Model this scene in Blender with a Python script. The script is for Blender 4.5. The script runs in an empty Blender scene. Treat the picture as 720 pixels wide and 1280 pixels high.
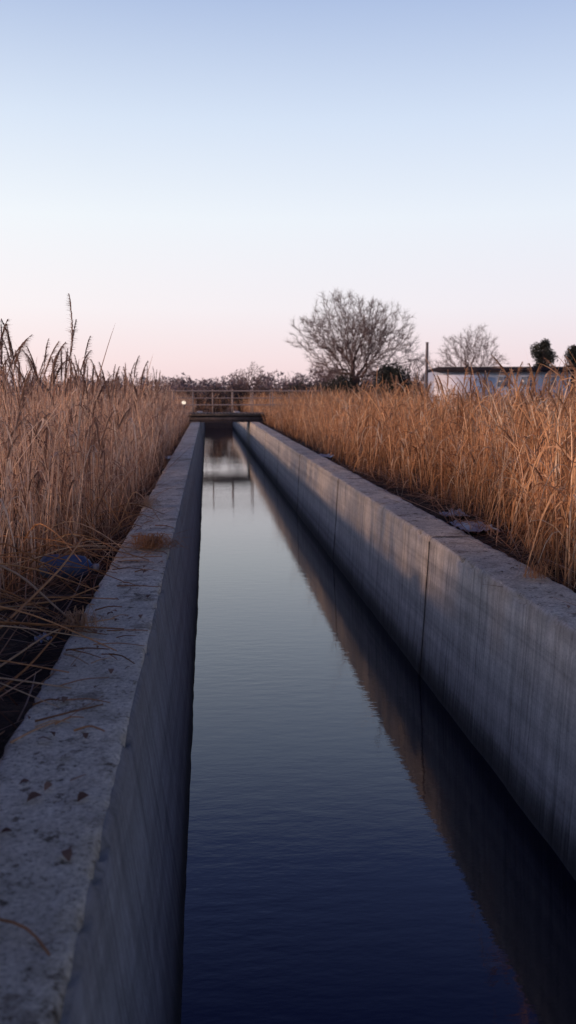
import bpy, math, random
import numpy as np
from mathutils import Vector, Matrix, noise
rng=np.random.default_rng(7); random.seed(7)
S=bpy.context.scene
COL=S.collection
CAMZ=1.25; WT=0.20; WZ=-0.85

# ---------------------------------------------------------------- helpers
def srgb(r,g,b):
    f=lambda c:(c/255/12.92) if c/255<=.04045 else ((c/255+.055)/1.055)**2.4
    return (f(r),f(g),f(b),1)
def add(ob,parent=None,**k):
    COL.objects.link(ob)
    if parent is not None: ob.parent=parent
    for a,b in k.items(): ob[a]=b
    return ob
def mesh_np(name,V,F,mats,mi=None,tint=None,smooth=False):
    V=np.asarray(V,dtype=np.float32); F=np.asarray(F,dtype=np.int32)
    me=bpy.data.meshes.new(name); n=F.shape[1]
    me.vertices.add(len(V)); me.vertices.foreach_set('co',V.ravel())
    me.loops.add(F.size); me.loops.foreach_set('vertex_index',F.ravel())
    me.polygons.add(len(F))
    me.polygons.foreach_set('loop_start',np.arange(0,F.size,n,dtype=np.int32))
    me.polygons.foreach_set('loop_total',np.full(len(F),n,dtype=np.int32))
    for m in mats: me.materials.append(m)
    if mi is not None: me.polygons.foreach_set('material_index',np.asarray(mi,dtype=np.int32))
    if smooth: me.polygons.foreach_set('use_smooth',np.ones(len(F),dtype=bool))
    if tint is not None:
        a=me.attributes.new('tint','FLOAT','POINT'); a.data.foreach_set('value',np.asarray(tint,dtype=np.float32))
    me.update(calc_edges=True); me.validate()
    return me
class MB:
    def __init__(s): s.V=[];s.F=[];s.M=[]
    def tube(s,pts,rad,sides=4,mat=0):
        pts=[Vector(p) for p in pts]; b0=len(s.V); n=len(pts)
        for i,p in enumerate(pts):
            t=(pts[min(i+1,n-1)]-pts[max(i-1,0)])
            if t.length<1e-9: t=Vector((0,0,1))
            t.normalize()
            up=Vector((0,0,1)) if abs(t.z)<.9 else Vector((1,0,0))
            a=t.cross(up).normalized(); b=t.cross(a)
            for k in range(sides):
                th=2*math.pi*k/sides
                s.V.append(tuple(p+(a*math.cos(th)+b*math.sin(th))*rad[i]))
        for i in range(n-1):
            for k in range(sides):
                k2=(k+1)%sides
                s.F.append((b0+i*sides+k,b0+i*sides+k2,b0+(i+1)*sides+k2,b0+(i+1)*sides+k)); s.M.append(mat)
    def ribbon(s,pts,wid,side,mat=0):
        side=Vector(side).normalized(); b0=len(s.V)
        for p,w in zip(pts,wid):
            p=Vector(p); s.V.append(tuple(p-side*w/2)); s.V.append(tuple(p+side*w/2))
        for i in range(len(pts)-1):
            s.F.append((b0+2*i,b0+2*i+1,b0+2*i+3,b0+2*i+2)); s.M.append(mat)
    def box(s,c,d,mat=0,ch=0):
        cx,cy,cz=c; x,y,z=[q/2 for q in d]; b0=len(s.V)
        for dx,dy,dz in [(-1,-1,-1),(1,-1,-1),(1,1,-1),(-1,1,-1),(-1,-1,1),(1,-1,1),(1,1,1),(-1,1,1)]:
            s.V.append((cx+dx*x,cy+dy*y,cz+dz*z))
        for f in [(0,3,2,1),(4,5,6,7),(0,1,5,4),(1,2,6,5),(2,3,7,6),(3,0,4,7)]:
            s.F.append(tuple(b0+q for q in f)); s.M.append(mat)
    def mesh(s,name,mats,smooth=False): return mesh_np(name,s.V,s.F,mats,s.M,smooth=smooth)

# ---------------------------------------------------------------- materials
def nmat(name):
    m=bpy.data.materials.new(name); m.use_nodes=True
    nt=m.node_tree; nt.nodes.clear(); return m,nt
def N(nt,t,**k):
    n=nt.nodes.new(t)
    for a,b in k.items():
        if a in n.inputs: n.inputs[a].default_value=b
        else: setattr(n,a,b)
    return n
def L(nt,a,b): nt.links.new(a,b)
def ramp(nt,fac,stops,interp='LINEAR'):
    r=nt.nodes.new('ShaderNodeValToRGB'); cr=r.color_ramp; cr.interpolation=interp
    while len(cr.elements)<len(stops): cr.elements.new(.5)
    for e,(p,c) in zip(cr.elements,stops):
        e.position=p; e.color=c if len(c)==4 else (*c,1)
    L(nt,fac,r.inputs[0]); return r.outputs[0]
def mapping(nt,vec,scale,rot=(0,0,0)):
    m=nt.nodes.new('ShaderNodeMapping'); m.inputs['Scale'].default_value=scale; m.inputs['Rotation'].default_value=rot
    L(nt,vec,m.inputs[0]); return m.outputs[0]
def noisen(nt,vec,scale,detail=4,rough=.55):
    n=nt.nodes.new('ShaderNodeTexNoise'); n.inputs['Scale'].default_value=scale
    n.inputs['Detail'].default_value=detail; n.inputs['Roughness'].default_value=rough
    L(nt,vec,n.inputs['Vector']); return n.outputs['Fac']
def mixc(nt,f,a,b,mode='MIX'):
    m=nt.nodes.new('ShaderNodeMix'); m.data_type='RGBA'; m.blend_type=mode
    for s,v in ((m.inputs[0],f),(m.inputs[6],a),(m.inputs[7],b)):
        if hasattr(v,'links'): L(nt,v,s)
        else: s.default_value=v
    return m.outputs[2]
def math_(nt,op,a,b=0.0,clamp=False):
    m=nt.nodes.new('ShaderNodeMath'); m.operation=op; m.use_clamp=clamp
    for s,v in ((m.inputs[0],a),(m.inputs[1],b)):
        if hasattr(v,'links'): L(nt,v,s)
        else: s.default_value=v
    return m.outputs[0]
def finish(nt,col,rough,bump=None,bs=.3,bd=.01,spec=.3,metal=0):
    p=nt.nodes.new('ShaderNodeBsdfPrincipled'); o=nt.nodes.new('ShaderNodeOutputMaterial')
    for s,v in ((p.inputs['Base Color'],col),(p.inputs['Roughness'],rough)):
        if hasattr(v,'links'): L(nt,v,s)
        else: s.default_value=v
    p.inputs['Specular IOR Level'].default_value=spec; p.inputs['Metallic'].default_value=metal
    if bump is not None:
        b=nt.nodes.new('ShaderNodeBump'); b.inputs['Strength'].default_value=bs; b.inputs['Distance'].default_value=bd
        L(nt,bump,b.inputs['Height']); L(nt,b.outputs[0],p.inputs['Normal'])
    L(nt,p.outputs[0],o.inputs[0]); return p
def simple(name,c1,c2,scale=5,rough=.8,spec=.2,bs=.2,metal=0,coords='Object'):
    m,nt=nmat(name); tc=nt.nodes.new('ShaderNodeTexCoord')
    n=noisen(nt,tc.outputs[coords],scale,5)
    finish(nt,ramp(nt,n,[(.3,c1),(.7,c2)]),rough,n,bs,.01,spec,metal); return m

def concrete(name,side,joint=None,gain=(1,1,1)):
    m,nt=nmat(name); g=nt.nodes.new('ShaderNodeNewGeometry'); pos=g.outputs['Position']
    sep=nt.nodes.new('ShaderNodeSeparateXYZ'); L(nt,pos,sep.inputs[0])
    big=noisen(nt,pos,1.3,6,.6); mid=noisen(nt,pos,9,6,.65); fine=noisen(nt,pos,60,6,.8)
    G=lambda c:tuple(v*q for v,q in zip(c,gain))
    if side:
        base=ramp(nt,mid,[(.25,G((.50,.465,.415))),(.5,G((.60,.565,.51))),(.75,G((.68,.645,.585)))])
        st=noisen(nt,mapping(nt,pos,(1,7,.35)),2.2,6,.75)
        base=mixc(nt,.65,base,ramp(nt,st,[(.3,(.40,.40,.41)),(.48,(.92,.92,.92)),(.72,(1.2,1.2,1.2))]),'MULTIPLY')
        st2=noisen(nt,mapping(nt,pos,(1,34,1.1)),1.0,5,.7)
        base=mixc(nt,.75,base,ramp(nt,st2,[(.32,(.48,.48,.48)),(.5,(1,1,1)),(.7,(1.12,1.12,1.12))]),'MULTIPLY')
        hb=noisen(nt,mapping(nt,pos,(1,.08,9)),1.3,5,.65)
        base=mixc(nt,.6,base,ramp(nt,hb,[(.32,(.58,.58,.59)),(.5,(1,1,1)),(.66,(1.25,1.25,1.25))]),'MULTIPLY')
        base=mixc(nt,.7,base,ramp(nt,fine,[(.3,(.55,.55,.55)),(.5,(1,1,1)),(.7,(1.15,1.15,1.15))]),'MULTIPLY')
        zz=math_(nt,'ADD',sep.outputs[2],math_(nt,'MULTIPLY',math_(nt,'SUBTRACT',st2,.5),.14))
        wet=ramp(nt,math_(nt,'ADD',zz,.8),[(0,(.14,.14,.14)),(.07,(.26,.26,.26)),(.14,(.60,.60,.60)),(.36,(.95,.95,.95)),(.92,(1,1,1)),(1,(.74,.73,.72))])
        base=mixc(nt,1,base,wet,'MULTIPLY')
        if joint is not None:
            fr=math_(nt,'FRACT',math_(nt,'ADD',math_(nt,'DIVIDE',math_(nt,'SUBTRACT',sep.outputs[1],joint),4.8),100.5))
            dj=math_(nt,'ABSOLUTE',math_(nt,'SUBTRACT',fr,.5))
            dj=math_(nt,'ADD',dj,math_(nt,'MULTIPLY',math_(nt,'SUBTRACT',mid,.5),.02))
            base=mixc(nt,1,base,ramp(nt,dj,[(0,(.55,.53,.52)),(.006,(.7,.68,.67)),(.02,(1,1,1))]),'MULTIPLY')
        bump=math_(nt,'ADD',math_(nt,'MULTIPLY',st2,.5),math_(nt,'MULTIPLY',fine,.6))
        finish(nt,base,.85,bump,.5,.01,.2)
    else:
        base=ramp(nt,mid,[(.28,(.44,.405,.34)),(.48,(.63,.59,.505)),(.72,(.75,.71,.615))])
        base=mixc(nt,.75,base,ramp(nt,big,[(.3,(.66,.64,.61)),(.5,(.95,.94,.93)),(.7,(1.13,1.12,1.11))]),'MULTIPLY')
        base=mixc(nt,1,base,ramp(nt,fine,[(.34,(.16,.155,.15)),(.45,(.86,.86,.86)),(.55,(1.05,1.05,1.05)),(.7,(1.4,1.4,1.4))]),'MULTIPLY')
        sp=noisen(nt,pos,17,6,.75)
        base=mixc(nt,.9,base,ramp(nt,sp,[(.36,(.22,.19,.17)),(.43,(1,1,1))]),'MULTIPLY')
        sp2=noisen(nt,mapping(nt,pos,(1,1,1)),3.5,6,.8)
        base=mixc(nt,.75,base,ramp(nt,sp2,[(.37,(.34,.31,.29)),(.47,(1,1,1))]),'MULTIPLY')
        bump=math_(nt,'ADD',math_(nt,'MULTIPLY',sp,.8),math_(nt,'MULTIPLY',fine,.8))
        finish(nt,base,.93,bump,1,.025,.12)
    return m
M_top=concrete('concrete_coping',False); M_side=concrete('concrete_face',True,1.8); M_sideL=concrete('concrete_face_shaded',True,None,(.32,.345,.41))  # left face copy has its shade put into the colour, darker and bluer
mj,nt=nmat('joint_dark'); finish(nt,(.035,.03,.03,1),.95); M_joint=mj

def reedmat(name,stops,trans=.3):
    m,nt=nmat(name); at=N(nt,'ShaderNodeAttribute',attribute_name='tint')
    oi=nt.nodes.new('ShaderNodeObjectInfo'); g=nt.nodes.new('ShaderNodeNewGeometry')
    v=math_(nt,'FRACT',math_(nt,'ADD',at.outputs['Fac'],oi.outputs['Random']))
    c=ramp(nt,v,stops)
    n=noisen(nt,g.outputs['Position'],1.1,3); n2=noisen(nt,g.outputs['Position'],30,3)
    c=mixc(nt,.8,c,ramp(nt,n,[(.3,(.62,.56,.56)),(.7,(1.25,1.25,1.25))]),'MULTIPLY')
    c=mixc(nt,.5,c,ramp(nt,n2,[(.3,(.6,.6,.6)),(.7,(1.2,1.2,1.2))]),'MULTIPLY')
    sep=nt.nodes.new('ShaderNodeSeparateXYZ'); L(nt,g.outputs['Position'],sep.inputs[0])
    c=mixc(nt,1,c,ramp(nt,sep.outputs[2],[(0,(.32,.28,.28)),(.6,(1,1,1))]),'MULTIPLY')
    d=nt.nodes.new('ShaderNodeBsdfDiffuse'); t=nt.nodes.new('ShaderNodeBsdfTranslucent'); mx=nt.nodes.new('ShaderNodeMixShader')
    o=nt.nodes.new('ShaderNodeOutputMaterial'); mx.inputs[0].default_value=trans
    L(nt,c,d.inputs[0]); L(nt,c,t.inputs[0]); L(nt,d.outputs[0],mx.inputs[1]); L(nt,t.outputs[0],mx.inputs[2]); L(nt,mx.outputs[0],o.inputs[0])
    return m
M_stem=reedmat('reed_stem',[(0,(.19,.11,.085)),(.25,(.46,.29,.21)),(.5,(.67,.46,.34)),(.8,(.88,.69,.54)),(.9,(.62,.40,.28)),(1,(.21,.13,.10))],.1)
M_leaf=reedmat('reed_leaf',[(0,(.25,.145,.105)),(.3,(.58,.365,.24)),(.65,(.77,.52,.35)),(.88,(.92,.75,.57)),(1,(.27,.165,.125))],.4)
M_stemg=reedmat('sunlit_reed_stem',[(0,(.23,.12,.07)),(.25,(.54,.30,.17)),(.5,(.80,.49,.29)),(.8,(.95,.73,.51)),(.9,(.70,.39,.22)),(1,(.25,.135,.085))],.1)  # right-bank copies of stem and leaf, warm low sun put into the colours
M_leafg=reedmat('sunlit_reed_leaf',[(0,(.32,.17,.09)),(.3,(.70,.385,.19)),(.65,(.90,.55,.29)),(.88,(.95,.79,.57)),(1,(.32,.18,.11))],.4)
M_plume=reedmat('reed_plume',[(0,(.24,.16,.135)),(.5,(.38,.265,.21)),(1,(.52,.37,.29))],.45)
M_plumeg=reedmat('sunlit_reed_plume',[(0,(.42,.26,.17)),(.5,(.62,.41,.27)),(1,(.76,.55,.37))],.45)  # plume copy with evening sunlight mixed into its colour

m,nt=nmat('soil'); g=nt.nodes.new('ShaderNodeNewGeometry'); pos=g.outputs['Position']
a=noisen(nt,pos,3,6,.7); b=noisen(nt,pos,30,5,.7); c_=noisen(nt,pos,.05,4)
col=ramp(nt,a,[(.3,(.02,.017,.016)),(.5,(.05,.038,.032)),(.75,(.14,.10,.07))])
col=mixc(nt,.7,col,ramp(nt,b,[(.35,(.35,.35,.35)),(.65,(1.5,1.4,1.3))]),'MULTIPLY')
sep=nt.nodes.new('ShaderNodeSeparateXYZ'); L(nt,pos,sep.inputs[0])
fary=ramp(nt,math_(nt,'DIVIDE',sep.outputs[1],80),[(.3,(0,0,0)),(1,(1,1,1))])
col=mixc(nt,fary,col,ramp(nt,c_,[(.3,(.16,.10,.07)),(.7,(.26,.17,.12))]))
finish(nt,col,.95,b,.8,.03,.1); M_soil=m

m,nt=nmat('canal_water'); g=nt.nodes.new('ShaderNodeNewGeometry'); pos=g.outputs['Position']
w1=noisen(nt,mapping(nt,pos,(1,2.6,1)),5.0,3,.5); w2=noisen(nt,mapping(nt,pos,(1,2.2,1),(0,0,.25)),19,3,.55); w3=noisen(nt,pos,.5,2)
h=math_(nt,'ADD',math_(nt,'MULTIPLY',w1,.7),math_(nt,'MULTIPLY',w2,.16))
h=math_(nt,'MULTIPLY',h,ramp(nt,w3,[(.35,(.4,.4,.4)),(.65,(1,1,1))]))
p=finish(nt,(.001,.002,.012,1),.04,h,.11,.02,.5); p.inputs['IOR'].default_value=1.5
p.inputs['Specular Tint'].default_value=(1,.96,1.0,1)
M_water=m
M_steel=simple('painted_steel',(.045,.038,.045),(.09,.075,.085),6,.6,.4,.3,.2)
M_rail=simple('weathered_rail',(.20,.17,.165),(.30,.25,.24),9,.7,.3,.2)
M_plank=simple('deck_plank',(.09,.082,.085),(.15,.135,.135),8,.85)
M_bark=simple('bark',(.055,.04,.042),(.095,.07,.068),3,.95)
M_twig=simple('twig',(.11,.077,.08),(.19,.135,.13),2,.95)
M_ever=simple('evergreen_needles',(.022,.027,.026),(.045,.05,.044),2,.9)
M_brush=simple('bare_brush',(.07,.052,.055),(.13,.10,.095),1,.95)
M_far=simple('distant_wood_hazed',(.12,.095,.115),(.18,.145,.165),.15,.95)  # distance haze put into the base colour, paler and purplish
M_wallw=simple('pale_render',(.64,.69,.79),(.72,.76,.84),1.2,.8)
M_wallb=simple('blue_cladding',(.32,.40,.56),(.40,.48,.64),1.5,.6)
M_roof=simple('dark_roof',(.015,.015,.022),(.035,.032,.042),2,.95,.05)
M_glass=simple('window_glass',(.10,.13,.19),(.15,.19,.26),1,.2,.5,.02)
M_plas=simple('pale_plastic',(.20,.22,.26),(.38,.41,.46),9,.5,.4,.3)
M_jug=simple('blue_plastic',(.025,.045,.11),(.045,.075,.16),6,.5,.3,.15)
M_cap=simple('bottle_cap',(.2,.2,.22),(.3,.3,.32),6,.5)
m,nt=nmat('lamp_glow'); e=N(nt,'ShaderNodeEmission'); e.inputs[0].default_value=(1,.85,.68,1); e.inputs[1].default_value=1.6
o=nt.nodes.new('ShaderNodeOutputMaterial'); L(nt,e.outputs[0],o.inputs[0]); M_glow=m

# ---------------------------------------------------------------- ground
def ledge(y):
    return float(np.interp(y,[-10,0,4,5.5,7.2,10,200],[-1.9,-1.75,-1.5,-1.22,-.84,-.78,-.8]))
def redge(y):
    return float(np.interp(y,[0,4.6,6,7,10.5,12,200],[2.06,2.08,2.15,2.5,2.45,2.2,2.2]))
xs=[-1500,-400,-120,-50,-20,-8,-4,-2.5,-2,-1.7,-1.5,-1.35,-1.2,-1.05,-.95,-.85,-.75,-.66,-.60,-.50,-.44,.6,1.74,1.80,1.92,2.0,2.1,2.2,2.3,2.4,2.5,2.65,2.8,3,3.5,4.5,8,20,50,120,400,1500]
CE=58
ys=[-60,-20,-8]+list(np.arange(-6,24,.15))+list(np.arange(24,57,1.0))+[CE-.6,CE,62,70,90,120,160,200,400,900,2500]
V=[];F=[]
for y in ys:
    for x in xs:
        if -.47<x<1.77 and y<CE-.5 : z=-1.6
        else:
            z=0.0 if x<.6 else .08
            if abs(x)<5: z+=noise.fractal(Vector((x*2.2,y*2.2,0)),1,2,4)*.05
            if -.9<x<0: z-=.04
        V.append((x,y,z))
nx=len(xs)
for j in range(len(ys)-1):
    for i in range(nx-1):
        k=j*nx+i; F.append((k,k+1,k+1+nx,k+nx))
add(bpy.data.objects.new('ground',mesh_np('ground',V,F,[M_soil],smooth=True)),kind='structure',
    label='dark bare soil and dead straw beside the canal')
V=[(-.25,-8,WZ),(1.70,-8,WZ),(1.70,CE-.25,WZ),(-.25,CE-.25,WZ)]
add(bpy.data.objects.new('water',mesh_np('water',V,[(0,1,2,3)],[M_water])),kind='structure',label='still dark blue canal water')

# ---------------------------------------------------------------- canal walls
def wall(name,xin,xout,xw,label,joints,mside):
    sg=1 if xin>xout else -1
    prof=[]
    prof.append((xout,-.5,-sg,0,0)); prof.append((xout,WT-.05,-sg,0,0)); prof.append((xout,WT-.012,-sg,0,1)); prof.append((xout+sg*.010,WT,0,1,1))
    for t in np.linspace(.07,.93,9): prof.append((xout+(xin-xout)*t,WT,0,1,0))
    prof.append((xin-sg*.010,WT,0,1,1)); prof.append((xin,WT-.014,sg,0,1))
    slope=(xw-xin)/(WT-WZ)
    for z in list(np.linspace(WT-.035,WZ+.02,15))+[WZ-.03,-1.5]:
        prof.append((xin+slope*(WT-z),z,sg,0,0))
    rows=[-8,-5,-3,-1]+list(np.arange(0,8,.035))+list(np.arange(8,16,.07))
    y=16
    while y<CE: rows.append(y); y*=1.012
    rows.append(CE); rows=[r for r in rows if all(abs(r-j)>.03 for j in joints)]
    R=[(r,0) for r in rows]
    for j in joints: R+= [(j-.014,0),(j-.009,1),(j+.009,1),(j+.014,0)]
    R.sort(); V=[];F=[];MI=[]; n=len(prof)
    for y,ins in R:
        for (x,z,nx_,nz_,edge) in prof:
            p=Vector((x*1.0,y,z))
            d=noise.fractal(p*3,1,2,4)*.006+noise.noise(p*.6)*.006
            if edge:
                c=noise.fractal(Vector((y*7,x*3,5)),1,2,4)
                d-=max(0,c-.05)*.055
                c2=noise.noise(Vector((y*1.7,x*3,9)))
                d-=max(0,c2-.3)*.07
            if ins: d-=.02
            V.append((x+nx_*d,y,z+(nz_ if not edge else 1)*d*(1 if (nz_ or edge) else 0)))
    for j in range(len(R)-1):
        for i in range(n-1):
            k=j*n+i; f=(k,k+1,k+1+n,k+n) if sg<0 else (k,k+n,k+1+n,k+1)
            F.append(f)
            if R[j][1] or R[j+1][1]: MI.append(2)
            else: MI.append(0 if 2<=i<=12 else 1)
    o=bpy.data.objects.new(name,mesh_np(name,V,F,[M_top,mside,M_joint],MI,smooth=True))
    add(o,label=label,category='wall')
    return o
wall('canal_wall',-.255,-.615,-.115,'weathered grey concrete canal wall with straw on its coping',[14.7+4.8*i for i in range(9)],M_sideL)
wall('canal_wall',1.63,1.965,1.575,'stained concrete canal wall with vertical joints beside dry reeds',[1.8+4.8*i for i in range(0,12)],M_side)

# ---------------------------------------------------------------- reeds
def reed_parts(seed,h,plume,leaves,lod=0,bushy=1.0,wl=1.0,thick=1.0):
    r=random.Random(seed)
    st=MB(); lf=MB(); pl=MB()
    la=r.uniform(0,6.28); lean=r.uniform(.02,.14)*h; bend=r.uniform(0,.10)*h
    d=Vector((math.cos(la),math.sin(la),0)); e=Vector((-d.y,d.x,0)); eb=r.uniform(-.04,.04)
    def P(t): return d*(lean*t+bend*t*t*t)+e*(eb*math.sin(t*4)*h*.5)+Vector((0,0,h*t*(1-.04*t*t)))
    n=6 if lod==0 else 3
    pts=[P(i/n) for i in range(n+1)]
    if lod==0:
        sr=r.uniform(.0034,.0056)*thick; st.tube(pts,[sr*(1-.6*i/n) for i in range(n+1)],3)
    else:
        a=r.uniform(0,3.14); st.ribbon(pts,[.011*(1-.6*i/n) for i in range(n+1)],(math.cos(a),math.sin(a),0))
    for k in range(leaves):
        t=r.uniform(.3,.97); p=P(t); a=r.uniform(0,6.28); Lf=r.uniform(.2,.55)*bushy
        hd=Vector((math.cos(a),math.sin(a),0)); up=r.uniform(.8,2.0); dr=r.uniform(.3,3.0)
        q=[];w=[]; m=5 if lod==0 else 2; W=r.uniform(.006,.014)*(wl if lod==0 else 1.3)
        for i in range(m+1):
            s=i/m; q.append(p+(hd*s*(1-.2*s)+Vector((0,0,up*s-dr*s*s)))*Lf*.7); w.append(W*(1-s)**.6 *(1 if i else .5)+.0006)
        tw=hd.cross(Vector((0,0,1)))+Vector((0,0,r.uniform(-.7,.7)))
        lf.ribbon(q,w,tw)
    if plume:
        Lp=r.uniform(.18,.27)*(.75 if lod else 1); tip=P(1); tg=(P(1)-P(.93)).normalized(); nod=d if d.length else Vector((1,0,0))
        nn=7; ax=[]; nd=r.uniform(.08,.42)
        for i in range(nn+1):
            s=i/nn; ax.append(tip-tg*.02+(tg*s*(1-.10*s)+nod*nd*s*s-Vector((0,0,.08*s*s*s)))*Lp)
        cnt=int((260 if lod==0 else 18))
        pl.tube(ax,[.0020*(1-.8*i/nn) for i in range(nn+1)],3)
        for k in range(cnt):
            s=r.random()**.95; i=min(int(s*nn),nn-1); p=ax[i].lerp(ax[i+1],s*nn-i); at=(ax[i+1]-ax[i]).normalized()
            a=r.uniform(0,6.28); o=Vector((math.cos(a),math.sin(a),0))*.55+nod*.35
            ln=(.012+.085*(1-s)**.7*min(1,.5+s*3))*r.uniform(.35,1.2)
            q=[p,p+(o*.34+at*.8)*ln*.55,p+(o*.80+at*.85-Vector((0,0,.38)))*ln]
            W=.0030 if lod==0 else .012
            pl.ribbon(q,[W*.5,W,W*.15],(r.uniform(-1,1),r.uniform(-1,1),r.uniform(-.3,.3)))
    return st,lf,pl
def merged(parts):
    V=[];F=[];M=[];b=0
    for mi,p in enumerate(parts):
        if not p.V: continue
        V.append(np.array(p.V)); F.append(np.array(p.F)+b); M.append(np.full(len(p.F),mi)); b+=len(p.V)
    return np.concatenate(V),np.concatenate(F),np.concatenate(M)
def field(x,y,k):
    return noise.noise(Vector((x*.9+k*7.3,y*.9,k)))
def bulk(name,items,protos,label,mats,leansd,clump,side):
    VV=[];FF=[];MM=[];TT=[];b=0
    for (x,y,z,s,pi) in items:
        V,F,M=protos[pi]
        a=rng.uniform(0,6.283); ca,sa=math.cos(a),math.sin(a)
        X=V[:,0]*ca-V[:,1]*sa; Y=V[:,0]*sa+V[:,1]*ca; Z=V[:,2]*s
        lx,ly=rng.normal(0,leansd,2)
        lx+=clump*field(x,y,1); ly+=clump*field(x,y,2)
        if rng.random()<.12: lx,ly=rng.normal(0,.4,2)
        lx=max(-.6,min(.6,lx)); ly=max(-.6,min(.6,ly))
        if side<0: lx=min(lx,.16) if x>-1.4 else lx
        else: lx=max(lx,-.20) if x<2.9 else lx
        if y<6: ly=max(ly,-.15)
        W=np.stack([X+lx*Z+x,Y+ly*Z+y,Z*(1-.3*(lx*lx+ly*ly))+z],1)
        t=(rng.random()*.8+.3*field(x,y,5)+.3)%1
        VV.append(W);FF.append(F+b);MM.append(M);TT.append(np.full(len(V),t));b+=len(V)
    me=mesh_np(name,np.concatenate(VV),np.concatenate(FF),mats,np.concatenate(MM),np.concatenate(TT))
    return add(bpy.data.objects.new(name,me),kind='stuff',label=label,category='reeds')
PN=[merged(reed_parts(100+i,1.0,i%6==0,2+i%4,0,.85)) for i in range(20)]
PNr=[merged(reed_parts(200+i,1.0,i%6==0,3+i%5,0,1.1,1.2)) for i in range(20)]
PF=[merged(reed_parts(300+i,1.0,i%3==0,4,1,.9)) for i in range(16)]
def scatter(side):
    it=[]; P=(PN if side<0 else PNr)+PF; nn=20
    def put(y,off,near,h0,hs,free=False):
        x=(ledge(y)-off) if side<0 else (redge(y)+off)
        x+=noise.noise(Vector((y*.9,side*3,0)))*.16*(-side if off<.3 else 0)
        cl=noise.noise(Vector((x*1.3,y*.8,3)))
        if near and rng.random()<max(0,-cl*1.7): return
        hh=h0+rng.normal(0,hs)+.36*cl
        if side>0 and y<6.5: hh+=.10*(6.5-y)/2
        if side<0 and 4.5<y<8: hh+=.04
        if off<.25: hh*=rng.uniform(.45,1.0)
        if 30<y<40 and off<2.2: hh=min(hh,.75)
        cap=1.62 if side<0 else (1.5 if y<7 else 1.36)
        if hh>cap: hh=cap-rng.uniform(0,.25)
        it.append((x,y,-.02 if side<0 else .06,max(.35,hh),int(rng.integers(0,nn)) if near else nn+int(rng.integers(0,16))))
    hm=1.15 if side<0 else 1.05
    y0=3.2 if side<0 else 4.5
    for _ in range(1250 if side<0 else 1100): put(rng.uniform(y0,14),rng.random()**1.3*1.7,True,hm,.25)
    for _ in range(800): put(rng.uniform(y0,16),rng.uniform(1.4,5.5),False,hm,.2)
    for _ in range(2600): put(14+26*rng.random()**1.3,rng.random()**1.5*2.2,False,hm,.2)
    for _ in range(2800): put(rng.uniform(38,100),rng.random()**1.4*4,False,hm,.15)
    for _ in range(4300): put(rng.uniform(14,75),rng.uniform(2,16 if side<0 else 26),False,hm,.17)
    if side<0:
        for _ in range(8500): put(rng.uniform(-14,4.3),rng.uniform(.1,3.6),False,hm+.25,.12)  # out-of-view reeds added extra dense and tall to block the low sun
    else:
        for _ in range(500):
            it.append((rng.uniform(-1.2,2.6),rng.uniform(CE+.3,CE+8),.0,rng.uniform(.8,1.4),nn+int(rng.integers(0,16))))
    return it,P
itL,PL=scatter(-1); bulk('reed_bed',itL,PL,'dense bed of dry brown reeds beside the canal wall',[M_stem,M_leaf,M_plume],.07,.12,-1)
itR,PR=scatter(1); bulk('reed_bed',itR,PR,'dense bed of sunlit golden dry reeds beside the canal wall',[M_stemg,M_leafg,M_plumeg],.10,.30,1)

def proto_objs(seed,h,plume,leaves,bushy,mp,wl=1,sun_tint=False,thick=1.0):
    st,lf,pl=reed_parts(seed,h,plume,leaves,0,bushy,wl,thick)
    return (st.mesh('stem',[M_stemg if sun_tint else M_stem]),lf.mesh('foliage',[M_leafg if sun_tint else M_leaf]),pl.mesh('plume',[mp]) if plume else None)
IL=[proto_objs(500+i,1.0,True,3+i%3,.85,M_plume,1.0) for i in range(16)]
IG=[proto_objs(520+i,1.0,True,4+i%3,.95,M_plumeg,1.2,True,1.2) for i in range(10)]
IB=[proto_objs(540+i,1.0,False,5+i%4,1.1,M_plume,1.3) for i in range(10)]
IC=[proto_objs(560+i,1.0,False,5+i%4,1.3,M_plume,1.6,True,1.5) for i in range(10)]
def place_reed(x,y,z,s,meshes,lab,group,rot,tilt):
    e=bpy.data.objects.new('reed',None); e.empty_display_size=.05
    e.location=(x,y,z); e.rotation_euler=(tilt[0],tilt[1],rot); e.scale=(1,1,s)
    add(e,label=lab,category='reed',group=group)
    for nm,me in zip(('stem','foliage','plume'),meshes):
        if me: add(bpy.data.objects.new(nm,me),e)
for k in range(150):
    pl=k%3!=2
    if k<100: y=rng.uniform(5.0,9.5)
    else: y=rng.uniform(9.5,17)
    if pl: x=max(ledge(y)-rng.random()*.8,-.245*y)
    else: x=ledge(y)-rng.random()*.12
    s=rng.uniform(1.22,1.52) if pl else rng.uniform(.9,1.3)
    if pl and y<7.2: s+=rng.uniform(-.05,.18)
    place_reed(x,y,-.02,s,IL[k%16] if pl else IB[k%10],'tall dry reed with dark feathery plume' if pl else 'dry leafy reed stalk at the bed edge','reeds along the canal',rng.uniform(0,6.28),rng.normal(0,.07,2))
for k in range(150):
    pl=k%3==0
    y=rng.uniform(4.9,9) if k<105 else rng.uniform(9,16)
    x=min(redge(y)+rng.random()**1.3*(.9 if pl else .2),.44*y+.1)
    x=max(x,redge(y))
    s=rng.uniform(1.08,1.32) if pl else rng.uniform(.8,1.22)
    if y<6.0: s=s*.97
    t=rng.normal(0,.09,2); t[1]=max(t[1],-.12)
    place_reed(x,y,.06,s,IG[(k//3)%10] if pl else IC[k%10],'tall dry reed with sunlit golden feathery plume' if pl else 'sunlit golden leafy dry reed stalk','reeds along the canal',rng.uniform(0,6.28),t)

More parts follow.
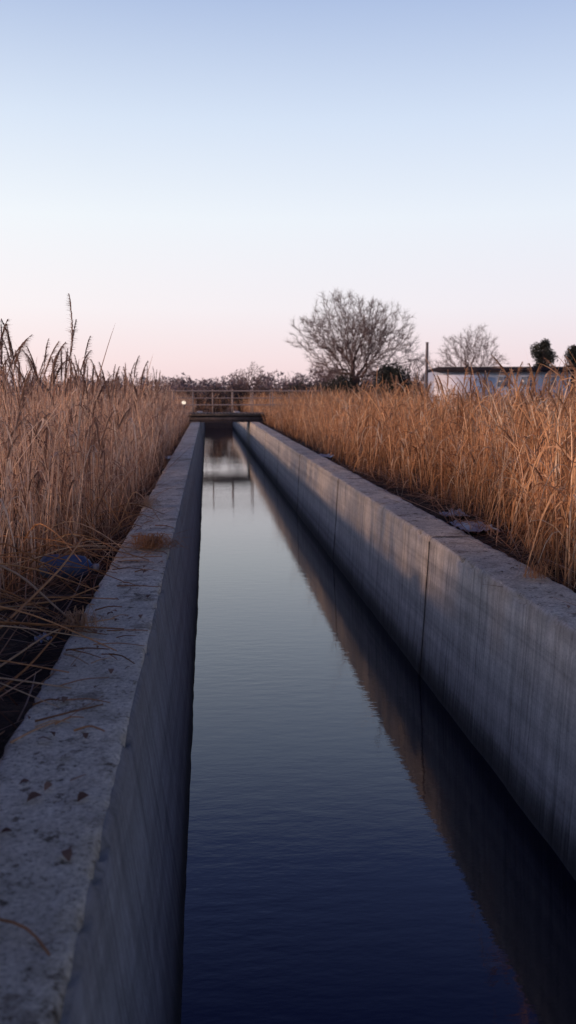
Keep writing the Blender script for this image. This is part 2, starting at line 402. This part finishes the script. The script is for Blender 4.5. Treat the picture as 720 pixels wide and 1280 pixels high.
def straw(name,n,fx,label,z0,up=.12):
    b=MB()
    for _ in range(n):
        x,y=fx(); a=random.uniform(0,6.28); Ls=random.uniform(.12,.6); rise=random.uniform(-.02,up)*Ls*2
        z=z0+abs(random.gauss(0,.035)); d=Vector((math.cos(a),math.sin(a),0)); cv=random.uniform(-.15,.15)*Ls; e=Vector((-d.y,d.x,0))
        q=[Vector((x,y,z))+d*Ls*s+e*cv*s*s+Vector((0,0,rise*s)) for s in (0,.33,.66,1)]
        w=random.uniform(.004,.010); b.ribbon(q,[w,w,w*.8,w*.3],e+Vector((0,0,random.uniform(-.6,.6))))
    me=mesh_np(name,b.V,b.F,[M_leaf],None,np.repeat(np.random.default_rng(3).random(n),8))
    add(bpy.data.objects.new(name,me),kind='stuff',label=label,category='straw')
def fl():
    y=random.uniform(2.2,14) if random.random()<.8 else random.uniform(14,40); return (random.uniform(ledge(y)-.5,-.66),y)
def fr():
    y=random.uniform(3.5,14) if random.random()<.8 else random.uniform(14,40); return (random.uniform(2.02,redge(y)+.5),y)
straw('straw_litter',2400,fl,'broken reed straw heaped on dark soil',.02,.4)
straw('straw_litter',1600,fr,'broken pale reed straw on soil by the wall',.10,.25)

def stalk(pts,r,label):
    b=MB(); P=[Vector(p) for p in pts]; q=[]
    for i in range(len(P)-1):
        for s in (0,.25,.5,.75): q.append(P[i].lerp(P[i+1],s))
    q.append(P[-1])
    for _ in range(2):
        q=[q[0]]+[(q[i-1]+q[i]*2+q[i+1])/4 for i in range(1,len(q)-1)]+[q[-1]]
    n=len(q); b.tube(q,[r*(1-.5*i/n) for i in range(n)],5)
    add(bpy.data.objects.new('broken_reed',b.mesh('broken_reed',[M_leafg],True)),label=label,category='reed',group='broken reed stalks')
T=WT+.012
lab='broken dry reed stalk leaning onto the concrete coping'
stalk([(-1.25,3.6,.25),(-.95,3.75,.34),(-.62,3.9,.27),(-.38,4.05,T)],.0055,lab)
stalk([(-1.3,4.9,.42),(-.95,4.6,.38),(-.66,4.25,.22),(-.5,4.0,T)],.007,lab)
stalk([(-1.2,3.2,.05),(-.9,3.9,.25),(-.72,4.5,.4),(-.66,4.9,.5)],.008,'thick dry reed stalk propped against the wall')
stalk([(-1.3,5.9,.36),(-.9,5.8,.34),(-.7,5.72,.24),(-.3,5.9,T)],.0045,lab)
stalk([(-1.05,3.3,.1),(-.8,3.6,.2),(-.66,3.95,.25),(-.44,4.25,T)],.006,lab)
stalk([(-1.1,6.7,.5),(-.9,6.5,.42),(-.7,6.3,.25),(-.35,6.35,T)],.004,lab)
stalk([(-.60,1.78,T),(-.48,1.76,T+.012),(-.36,1.72,T+.01),(-.27,1.60,T-.03),(-.25,1.55,T-.10)],.0035,'thin dry stalk curling over the edge of the coping')
stalk([(-.56,1.5,T),(-.50,1.7,T+.006),(-.47,1.95,T+.004)],.003,'thin dry stalk lying on the coping')
stalk([(-1.3,4.3,.12),(-1.0,4.5,.22),(-.75,4.7,.2),(-.60,5.0,T)],.007,lab)
stalk([(-1.0,2.7,.05),(-.85,3.1,.15),(-.7,3.5,.2),(-.62,3.9,.27)],.007,lab)
for k in range(48):
    y=random.uniform(3.2,8.5); x0=ledge(y)-random.uniform(-.1,.3); hz=random.uniform(.15,.5); dy=random.uniform(-.7,.6)
    xe=random.uniform(-.66,-.36) if random.random()<.7 else random.uniform(-.80,-.64)
    ze=T if xe>-.615 else random.uniform(.08,.3)
    stalk([(x0,y,random.uniform(.0,.25)),(x0*.6+xe*.4,y+dy*.4,hz),(x0*.3+xe*.7,y+dy*.7,hz*.5+ze*.5+.04),(xe,y+dy,ze)],random.uniform(.003,.006),'bent dry reed stalk collapsed beside the wall')
for k in range(34):
    y=random.uniform(2.4,7.5); x=random.uniform(-.6,-.38); a=random.uniform(-1.0,1.0); l=random.uniform(.08,.25); c=random.uniform(-.03,.03)
    stalk([(x,y,T),(x+math.cos(a)*l*.5,y+math.sin(a)*l*.5+c,T+.008),(min(x+math.cos(a)*l,-.27),y+math.sin(a)*l,T)],random.uniform(.0022,.0042),'thin dry stalk lying on the coping')
for k in range(26):
    y=random.uniform(4.6,8.5); x=redge(y)+random.uniform(0,.15); a=random.uniform(-.4,.4); h=random.uniform(.35,.85)
    stalk([(x+.1,y+.2,h*.6),(x+.02,y+a*.3,h),(x-.12,y-.08+a*.4,h*.8),(x-.24,y-.2+a*.5,h*.45)],.004,'bent dry reed leaf hanging towards the coping')
def tuft(x,y,z,n,R,label):
    b=MB()
    for _ in range(n):
        a=random.uniform(0,6.28); l=random.uniform(.3,1)*R; d=Vector((math.cos(a)*1.2,math.sin(a)*.7,0)); o=Vector((random.gauss(0,R*.25),random.gauss(0,R*.2),0))
        q=[Vector((x,y,z))+o+d*l*s+Vector((0,0,.11*math.sin(s*3)*random.random())) for s in (0,.4,.75,1)]
        b.ribbon(q,[.003,.005,.004,.001],(-d.y,d.x,random.uniform(-.8,.8)))
    add(bpy.data.objects.new('dry_grass_tuft',b.mesh('dry_grass_tuft',[M_leafg])),label=label,category='dry grass')
tuft(-.38,6.25,T,240,.19,'flattened tuft of dry grass on the coping')
tuft(-.57,4.05,T,90,.12,'small tuft of dry grass caught on the coping')
tuft(-.58,8.6,T,90,.14,'small tuft of dry grass caught on the coping')
tuft(1.85,5.0,T,60,.11,'small tuft of dry grass on the concrete coping')
def leaf_crumb(x,y,s):
    b=MB(); a=random.uniform(0,6.28); d=Vector((math.cos(a),math.sin(a),0)); e=(-d.y,d.x,random.uniform(-.5,.5))
    q=[Vector((x,y,WT+.010))+d*s*t+Vector((0,0,.25*s*math.sin(3.1*t))) for t in (0,.25,.5,.75,1)]
    b.ribbon(q,[.1*s,.4*s,.5*s,.35*s,.02*s],e)
    add(bpy.data.objects.new('dead_leaf',b.mesh('dead_leaf',[M_plume])),label='curled brown dead leaf on concrete coping',category='leaf',group='dead leaves on the coping')
for _ in range(60): leaf_crumb(random.uniform(-.59,-.3),random.uniform(1.9,7.5),random.uniform(.015,.05))
for _ in range(12): leaf_crumb(random.uniform(1.68,1.93),random.uniform(3.9,9),random.uniform(.02,.045))

def sheet(x,y,z,sx,sy,label):
    V=[];F=[];n=14; o=random.uniform(0,50)
    for j in range(n):
        for i in range(n):
            u,v=i/(n-1)-.5,j/(n-1)-.5; k=1+.35*noise.noise(Vector((math.atan2(v,u)*1.3,o,0)))
            zz=abs(noise.fractal(Vector((u*3,v*3,o)),.9,2,3))*.05
            V.append((x+u*sx*k,y+v*sy*k,z+zz))
    for j in range(n-1):
        for i in range(n-1): k=j*n+i; F.append((k,k+1,k+1+n,k+n))
    add(bpy.data.objects.new('plastic_sheet',mesh_np('plastic_sheet',V,F,[M_plas],smooth=True)),label=label,category='litter',group='crumpled plastic litter')
sheet(2.26,7.6,.12,.30,.5,'crumpled pale plastic sheet on soil among reeds')
sheet(2.33,8.5,.11,.22,.3,'crumpled pale plastic sheet on soil among reeds')
sheet(2.13,16.7,.12,.3,.7,'crumpled pale plastic sheet beside the concrete wall')
sheet(-.80,17.2,.08,.3,.7,'crumpled pale plastic sheet beside the concrete wall')
sheet(-.84,4.6,.015,.08,.10,'small scrap of pale plastic in the straw')
def bottle(x,y,z,label):
    b=MB(); prof=[(0,.0),(.0,.055),(.02,.075),(.10,.082),(.16,.076),(.22,.082),(.28,.072),(.315,.045),(.33,.024),(.35,.022)]
    e=bpy.data.objects.new('plastic_bottle',None); e.location=(x,y,z); e.rotation_euler=(math.radians(90),0,math.radians(80)); add(e,label=label,category='bottle')
    b.tube([(0,0,p[0]) for p in prof],[p[1] for p in prof],16)
    add(bpy.data.objects.new('body',b.mesh('body',[M_jug],True)),e)
    c=MB(); c.tube([(0,0,.345),(0,0,.346),(0,0,.375),(0,0,.376)],[.001,.025,.024,.001],14)
    add(bpy.data.objects.new('cap',c.mesh('cap',[M_cap])),e)
bottle(-1.08,6.0,.14,'dark blue plastic bottle lying in straw by the wall')

# ---------------------------------------------------------------- bridge
br=bpy.data.objects.new('footbridge',None); br.location=(.80,36,WT-.01); add(br,label='small dark steel footbridge across the canal',category='bridge')
b=MB(); b.box((0,0,.285),(4.0,1.5,.06))
for i in range(32): b.box((-1.94+i*.125,0,.33),(.112,1.56,.03))
add(bpy.data.objects.new('deck',b.mesh('deck',[M_plank])),br)
for yy in (-.62,.62):
    b=MB(); b.box((0,yy,.243),(4.0,.13,.02)); b.box((0,yy,.125),(3.96,.02,.214)); b.box((0,yy,.008),(4.0,.13,.02))
    add(bpy.data.objects.new('beam',b.mesh('beam',[M_steel])),br)
for yy in (-.72,.72):
    rl=bpy.data.objects.new('railing',None); rl.location=(0,yy,.31); add(rl,br)
    pm=MB(); pm.box((0,0,.45),(.038,.038,.94)); pm.box((0,0,.925),(.05,.05,.012)); pm=pm.mesh('post',[M_rail])
    for i in range(8):
        p=bpy.data.objects.new('post',pm); p.location=(-2.1+i*.76,0,0); add(p,rl)
    for z,t in ((.87,.05),(.60,.026),(.34,.026)):
        rm=MB(); rm.tube([(-2.3,-.036,z),(3.6,-.036,z)],[t/2,t/2],8); add(bpy.data.objects.new('rail',rm.mesh('rail',[M_rail])),rl)
lp=bpy.data.objects.new('bollard_lamp',None); lp.location=(-.86,34.6,0); add(lp,label='small lit post lamp beside the footbridge',category='lamp')
b=MB(); b.tube([(0,0,0),(0,0,.86)],[.035,.03],8); b.tube([(0,0,.86),(0,0,.87),(0,0,.88)],[.03,.08,.08],10); add(bpy.data.objects.new('post',b.mesh('post',[M_steel])),lp)
b=MB(); b.tube([(0,0,.882),(0,0,.90),(0,0,.97),(0,0,1.0)],[.04,.07,.07,.03],12); add(bpy.data.objects.new('lamp_shade',b.mesh('lamp_shade',[M_glow],True)),lp)

# ---------------------------------------------------------------- trees (space colonisation)
def bare_tree(name,x,y,z,H,W,seed,label,na=1500,step=.028,twr=.010,trunk=.16,tw=4,cz=.58,rad0=.026,bump=.35,twl=1.0,rot=None):
    g=np.random.default_rng(seed); r=random.Random(seed)
    P=g.normal(size=(na*3,3)); P/=np.linalg.norm(P,axis=1)[:,None]; P*=g.random((na*3,1))**(.45)
    bumps=np.array([1+bump*noise.noise(Vector(p)*1.8+Vector((seed,0,0)))+.18*noise.noise(Vector(p)*5) for p in P])
    hole=np.array([noise.noise(Vector(p)*2.6+Vector((0,seed,0)))>-.32 for p in P]); P*=bumps[:,None]; P=P[hole]
    C=np.array([0,0,H*cz]); A=P*np.array([W/2,W/2,H*(1-cz)])+C
    A=A[(A[:,2]>H*(trunk+.05))][:na]
    st=H*step; kill=st*1.5; infl=H*.26
    nodes=[np.array([0.,0,0])]; par=[-1]
    while nodes[-1][2]<H*trunk:
        nodes.append(nodes[-1]+np.array([g.normal(0,.15)*st,g.normal(0,.15)*st,st])); par.append(len(nodes)-2)
    NA=np.array(nodes); near=np.full(len(A),0); nd=np.full(len(A),1e9)
    for i,p in enumerate(NA):
        if i<len(NA)-5: continue
        dd=np.linalg.norm(A-p,axis=1); m_=dd<nd; near[m_]=i; nd[m_]=dd[m_]
    nodes=list(NA)
    for it in range(110):
        m_=nd<infl*(1.6 if it<6 else 1)
        if not m_.any(): break
        new=[]
        for i in np.unique(near[m_]):
            s=A[m_&(near==i)]-nodes[i]; s/=np.linalg.norm(s,axis=1)[:,None]
            v=s.mean(0)+g.normal(0,.32,3)+np.array([0,0,.12]); v/=np.linalg.norm(v)+1e-9
            new.append((i,nodes[i]+v*st))
        for i,p in new:
            k=len(nodes); nodes.append(p); par.append(i)
            if len(A):
                dd=np.linalg.norm(A-p,axis=1); q=dd<nd; near[q]=k; nd[q]=dd[q]
        keep=nd>kill; A=A[keep]; near=near[keep]; nd=nd[keep]
        if not len(A): break
    n=len(nodes); cnt=np.zeros(n); ch=[[] for _ in range(n)]
    for i in range(1,n): ch[par[i]].append(i)
    for i in range(n-1,-1,-1):
        cnt[i]=max(1,sum(cnt[c] for c in ch[i]))
    R=H*rad0*(cnt/cnt[0])**.54; R=np.maximum(R,twr)
    tr=MB(); cr=MB(); thr=H*rad0*.20
    stack=[(0,None)]
    while stack:
        i,p0=stack.pop(); chain=[i] if p0 is None else [p0,i]
        while ch[chain[-1]]:
            cs=sorted(ch[chain[-1]],key=lambda c:-cnt[c])
            for c in cs[1:]: stack.append((c,chain[-1]))
            if (R[cs[0]]<thr)!=(R[chain[-1]]<thr) and len(chain)>1:
                stack.append((cs[0],chain[-1])); break
            chain.append(cs[0])
        if len(chain)<2: continue
        big=R[chain[1]]>=thr
        rr=[R[c] for c in chain]; rr[0]=min(rr[0],rr[1]*1.15)
        (tr if big else cr).tube([nodes[c] for c in chain],rr,6 if big else 3)
    for i in range(n):
        if R[i]<thr:
            base=Vector(nodes[i]); pd=Vector(nodes[i]-nodes[par[i]]).normalized()
            out=(base-Vector((0,0,H*.4))).normalized()
            for _ in range(tw if not ch[i] else (3 if r.random()<.5 else 2)):
                d=(pd*.7+out*.5+Vector((r.gauss(0,.55),r.gauss(0,.55),r.gauss(0,.4)+.15))).normalized(); l=H*r.uniform(.025,.065)*twl
                q=base+d*l*.5; e2=(d+Vector((r.gauss(0,.3),r.gauss(0,.3),r.gauss(0,.3)))).normalized()
                cr.tube([base,q,q+e2*l*.5],[twr*.7,twr*.5,twr*.25],3)
    e=bpy.data.objects.new(name,None); e.location=(x,y,z); e.rotation_euler=(0,0,seed if rot is None else rot); add(e,label=label,category='tree')
    add(bpy.data.objects.new('trunk',tr.mesh('trunk',[M_bark],True)),e)
    add(bpy.data.objects.new('crown',cr.mesh('crown',[M_twig],True)),e)
bare_tree('bare_tree',12.9,80,0,9.3,9.4,29,'large spreading bare leafless tree behind the reeds',3000,.020,.014,.22,7,.58,.038,.60,1.15)
bare_tree('bare_tree',31.6,110,0,9.3,7.6,9,'rounded bare leafless tree beyond the low building',1500,.030,.015,.25,7,.60,.030,.45,1.3)
bare_tree('bare_tree',19.8,88,0,5.2,4.4,21,'small bare tree near the low building',500,.04,.014,.2,5)
bare_tree('bare_tree',4.2,88,0,4.1,3.2,31,'small rounded bare tree beyond the footbridge',600,.045,.018,.2,6)
bare_tree('bare_tree',22.6,95,0,5.0,4.4,41,'small bare tree behind the low building',500,.04,.015,.2,5)
def leafclump(b,c,R,n,r,s):
    for _ in range(n):
        v=Vector((r.gauss(0,1),r.gauss(0,1),r.gauss(0,1))).normalized()*(r.random()**.4)
        k=1+.35*noise.noise(v*2+Vector(c))
        p=Vector((c[0]+v.x*R[0]*k,c[1]+v.y*R[1]*k,c[2]+v.z*R[2]*k))
        d=Vector((r.gauss(0,1),r.gauss(0,1),r.gauss(0,1)+.6)).normalized()
        b.ribbon([p-d*s,p+d*s*.2,p+d*s],[s*.35,s*.7,s*.1],(r.gauss(0,1),r.gauss(0,1),r.gauss(0,1)))
def evergreen(x,y,H,W,seed,label):
    r=random.Random(seed); t=MB(); c=MB(); t.tube([(0,0,0),(0,0,H*.5),(.1,0,H*.9)],[.16,.1,.02],6)
    for i in range(90):
        s=r.uniform(.15,1); rr=W/2*(math.sin(min(3.0,.7+s*2.0)))*r.uniform(.1,1.05); a=r.uniform(0,6.28)
        tip=(math.cos(a)*rr,math.sin(a)*rr,H*s*.92)
        t.tube([(0,0,H*s*.7),(tip[0]*.6,tip[1]*.6,H*s*.84),tip],[.05,.03,.015],3)
        leafclump(c,tip,(.5,.5,.45),70,r,.14)
    e=bpy.data.objects.new('evergreen_tree',None); e.location=(x,y,0); add(e,label=label,category='tree')
    add(bpy.data.objects.new('trunk',t.mesh('trunk',[M_bark])),e); add(bpy.data.objects.new('crown',c.mesh('crown',[M_ever])),e)
evergreen(33.2,90,6.8,3.4,8,'dark ragged evergreen tree beside the low building')
evergreen(36.6,90,6.2,2.6,4,'dark irregular evergreen tree beside the low building')
def shrub(x,y,H,W,seed,label,n=500,mat=None,s=.14,grp='dark shrubs beyond the reeds'):
    r=random.Random(seed); c=MB()
    for i in range(14): c.tube([(r.gauss(0,.1),r.gauss(0,.1),0),(r.gauss(0,W*.12),r.gauss(0,W*.12),H*.4),(r.gauss(0,W*.28),r.gauss(0,W*.28),H*r.uniform(.8,1.1))],[.04,.025,.008],4)
    for i in range(6): leafclump(c,(r.gauss(0,W*.2),r.gauss(0,W*.2),H*r.uniform(.3,.68)),(W*.3,W*.3,H*.28),n//6,r,s)
    o=bpy.data.objects.new('shrub',c.mesh('shrub',[mat or M_ever])); o.location=(x,y,0); add(o,label=label,category='shrub',group=grp)
shrub(15.4,78,4.2,3.8,1,'dark dense shrub at the foot of a bare tree',2900)
shrub(10.6,79,3.2,3.4,2,'dark dense shrub at the foot of a bare tree',2000)
shrub(17.6,84,3.4,3.6,6,'dark dense shrub near the low building',1800)
shrub(8.2,84,3.0,3.6,7,'dark dense shrub beyond the reeds',1800)
shrub(13.2,84,3.1,3.6,8,'dark dense shrub at the foot of a bare tree',2000)
for i,(x,y,h) in enumerate([(-2.6,62,1.7),(-.9,60.5,1.8),(.6,60,2.0),(2.2,60.8,2.1),(3.9,62,1.9),(5.6,64,2.0),(-4.4,66,1.8),(7.2,67,2.1)]):
    shrub(x,y,h,2.3,60+i,'bare brown shrub on the bank where the canal ends',1300,M_brush,.10,'bare shrubs at the canal end')
r=random.Random(9); c=MB()
def tw(x,y,h,R,n,s):
    leafclump(c,(x,y,h*.45),(R,R*.8,h*.55),n,r,s)
for i in range(160):
    x=-130+i*2.0+r.uniform(-1,1); y=r.uniform(190,250)
    h=4.2+3.2*abs(noise.noise(Vector((x*.05,0,4))))*1.6+r.random()*1.2
    tw(x,y,h,2.9,350,.42)
for i in range(62):
    x=-34+i*.85; y=r.uniform(112,130)
    h=2.2+1.5*abs(noise.noise(Vector((x*.16,2,4))))+r.random()*.5
    tw(x,y,h,1.3,240,.20)
add(bpy.data.objects.new('distant_woodland',c.mesh('distant_woodland',[M_far])),kind='stuff',label='hazy purple line of distant leafless trees',category='woodland')

# ---------------------------------------------------------------- building
bd=bpy.data.objects.new('low_building',None); bd.location=(22.6,70,-.05); bd.rotation_euler=(0,0,math.radians(-8)); add(bd,label='long low blue and white industrial building with dark roof',category='building')
b=MB(); b.box((0,3,1.5),(10.6,6,3.0)); add(bpy.data.objects.new('wall',b.mesh('wall',[M_wallb])),bd)
b=MB(); b.box((-3.2,-.25,1.38),(3.8,.5,2.76)); add(bpy.data.objects.new('annexe',b.mesh('annexe',[M_wallw])),bd)
b=MB(); b.box((.4,2.9,3.16),(10.9,7.0,.30)); b.box((.4,2.9,3.35),(10.4,6.2,.08)); add(bpy.data.objects.new('roof',b.mesh('roof',[M_roof])),bd)
for i in range(3):
    w=bpy.data.objects.new('window',None); w.location=(.2+i*1.8,-.03,2.25); add(w,bd)
    b=MB()
    for q in ((0,-.01,.42,.9,.06,.06),(0,-.01,-.42,.9,.06,.06),(-.43,-.01,0,.04,.06,.78),(.43,-.01,0,.04,.06,.78),(0,-.01,0,.03,.05,.78)): b.box(q[:3],q[3:])
    add(bpy.data.objects.new('frame',b.mesh('frame',[M_wallb])),w)
    b=MB(); b.box((0,0,0),(.82,.02,.78)); add(bpy.data.objects.new('pane',b.mesh('pane',[M_glass])),w)
up=MB(); up.tube([(0,0,0),(0,0,4.9),(0,0,5.0)],[.13,.10,.09],8); up.tube([(0,0,5.0),(0,0,5.06)],[.13,.12],8)
o=bpy.data.objects.new('utility_pole',up.mesh('utility_pole',[M_steel])); o.location=(16.3,68,0); add(o,label='plain dark pole standing beside the low building',category='pole')

# ---------------------------------------------------------------- light
w=bpy.data.worlds.new('World'); S.world=w; w.use_nodes=True; nt=w.node_tree; nt.nodes.clear()
tc=nt.nodes.new('ShaderNodeTexCoord'); sep=nt.nodes.new('ShaderNodeSeparateXYZ'); L(nt,tc.outputs['Generated'],sep.inputs[0])
sk=ramp(nt,sep.outputs[2],[(0,srgb(233,205,208)),(.035,srgb(237,217,220)),(.09,srgb(236,230,235)),(.18,srgb(228,234,242)),(.27,srgb(206,219,238)),(.37,srgb(170,188,221)),(.47,srgb(100,120,180)),(.60,srgb(52,66,126)),(1,srgb(62,76,128))])
az=ramp(nt,math_(nt,'ADD',math_(nt,'MULTIPLY',sep.outputs[0],.5),.5),[(0,(1.22,1.16,1.06)),(.45,(1.03,1.02,1)),(.75,(.94,.95,.98)),(1,(.88,.90,.95))])
sk=mixc(nt,1,sk,az,'MULTIPLY')
sky=nt.nodes.new('ShaderNodeTexSky'); sky.sky_type='NISHITA'; sky.sun_disc=False
sdir=Vector((-1,-.35,0)).normalized(); EL=math.radians(11.5)
sky.sun_elevation=EL; sky.sun_rotation=math.atan2(sdir.x,sdir.y)
bg1=nt.nodes.new('ShaderNodeBackground'); bg1.inputs[1].default_value=1.08; L(nt,sk,bg1.inputs[0])
bg2=nt.nodes.new('ShaderNodeBackground'); bg2.inputs[1].default_value=.004; L(nt,sky.outputs[0],bg2.inputs[0])
ad=nt.nodes.new('ShaderNodeAddShader'); L(nt,bg1.outputs[0],ad.inputs[0]); L(nt,bg2.outputs[0],ad.inputs[1])
wo=nt.nodes.new('ShaderNodeOutputWorld'); L(nt,ad.outputs[0],wo.inputs[0])
sl=bpy.data.lights.new('sun','SUN'); sl.energy=3.0; sl.angle=math.radians(4); sl.color=(1,.60,.40)
so=bpy.data.objects.new('sun',sl); COL.objects.link(so)
dv=-(sdir*math.cos(EL)+Vector((0,0,math.sin(EL)))); so.rotation_euler=dv.to_track_quat('-Z','Y').to_euler()

cam=bpy.data.cameras.new('camera'); co=bpy.data.objects.new('camera',cam); COL.objects.link(co)
cam.sensor_fit='VERTICAL'; cam.sensor_height=36; cam.lens=32.34; cam.clip_end=5000; cam.clip_start=.05
co.location=(0,0,CAMZ); co.rotation_euler=(math.radians(90-7.3),0,math.radians(-5))
cam.dof.use_dof=True; cam.dof.focus_distance=5.5; cam.dof.aperture_fstop=3.2
S.camera=co
S.view_settings.view_transform='Standard'; S.view_settings.look='None'; S.view_settings.exposure=0
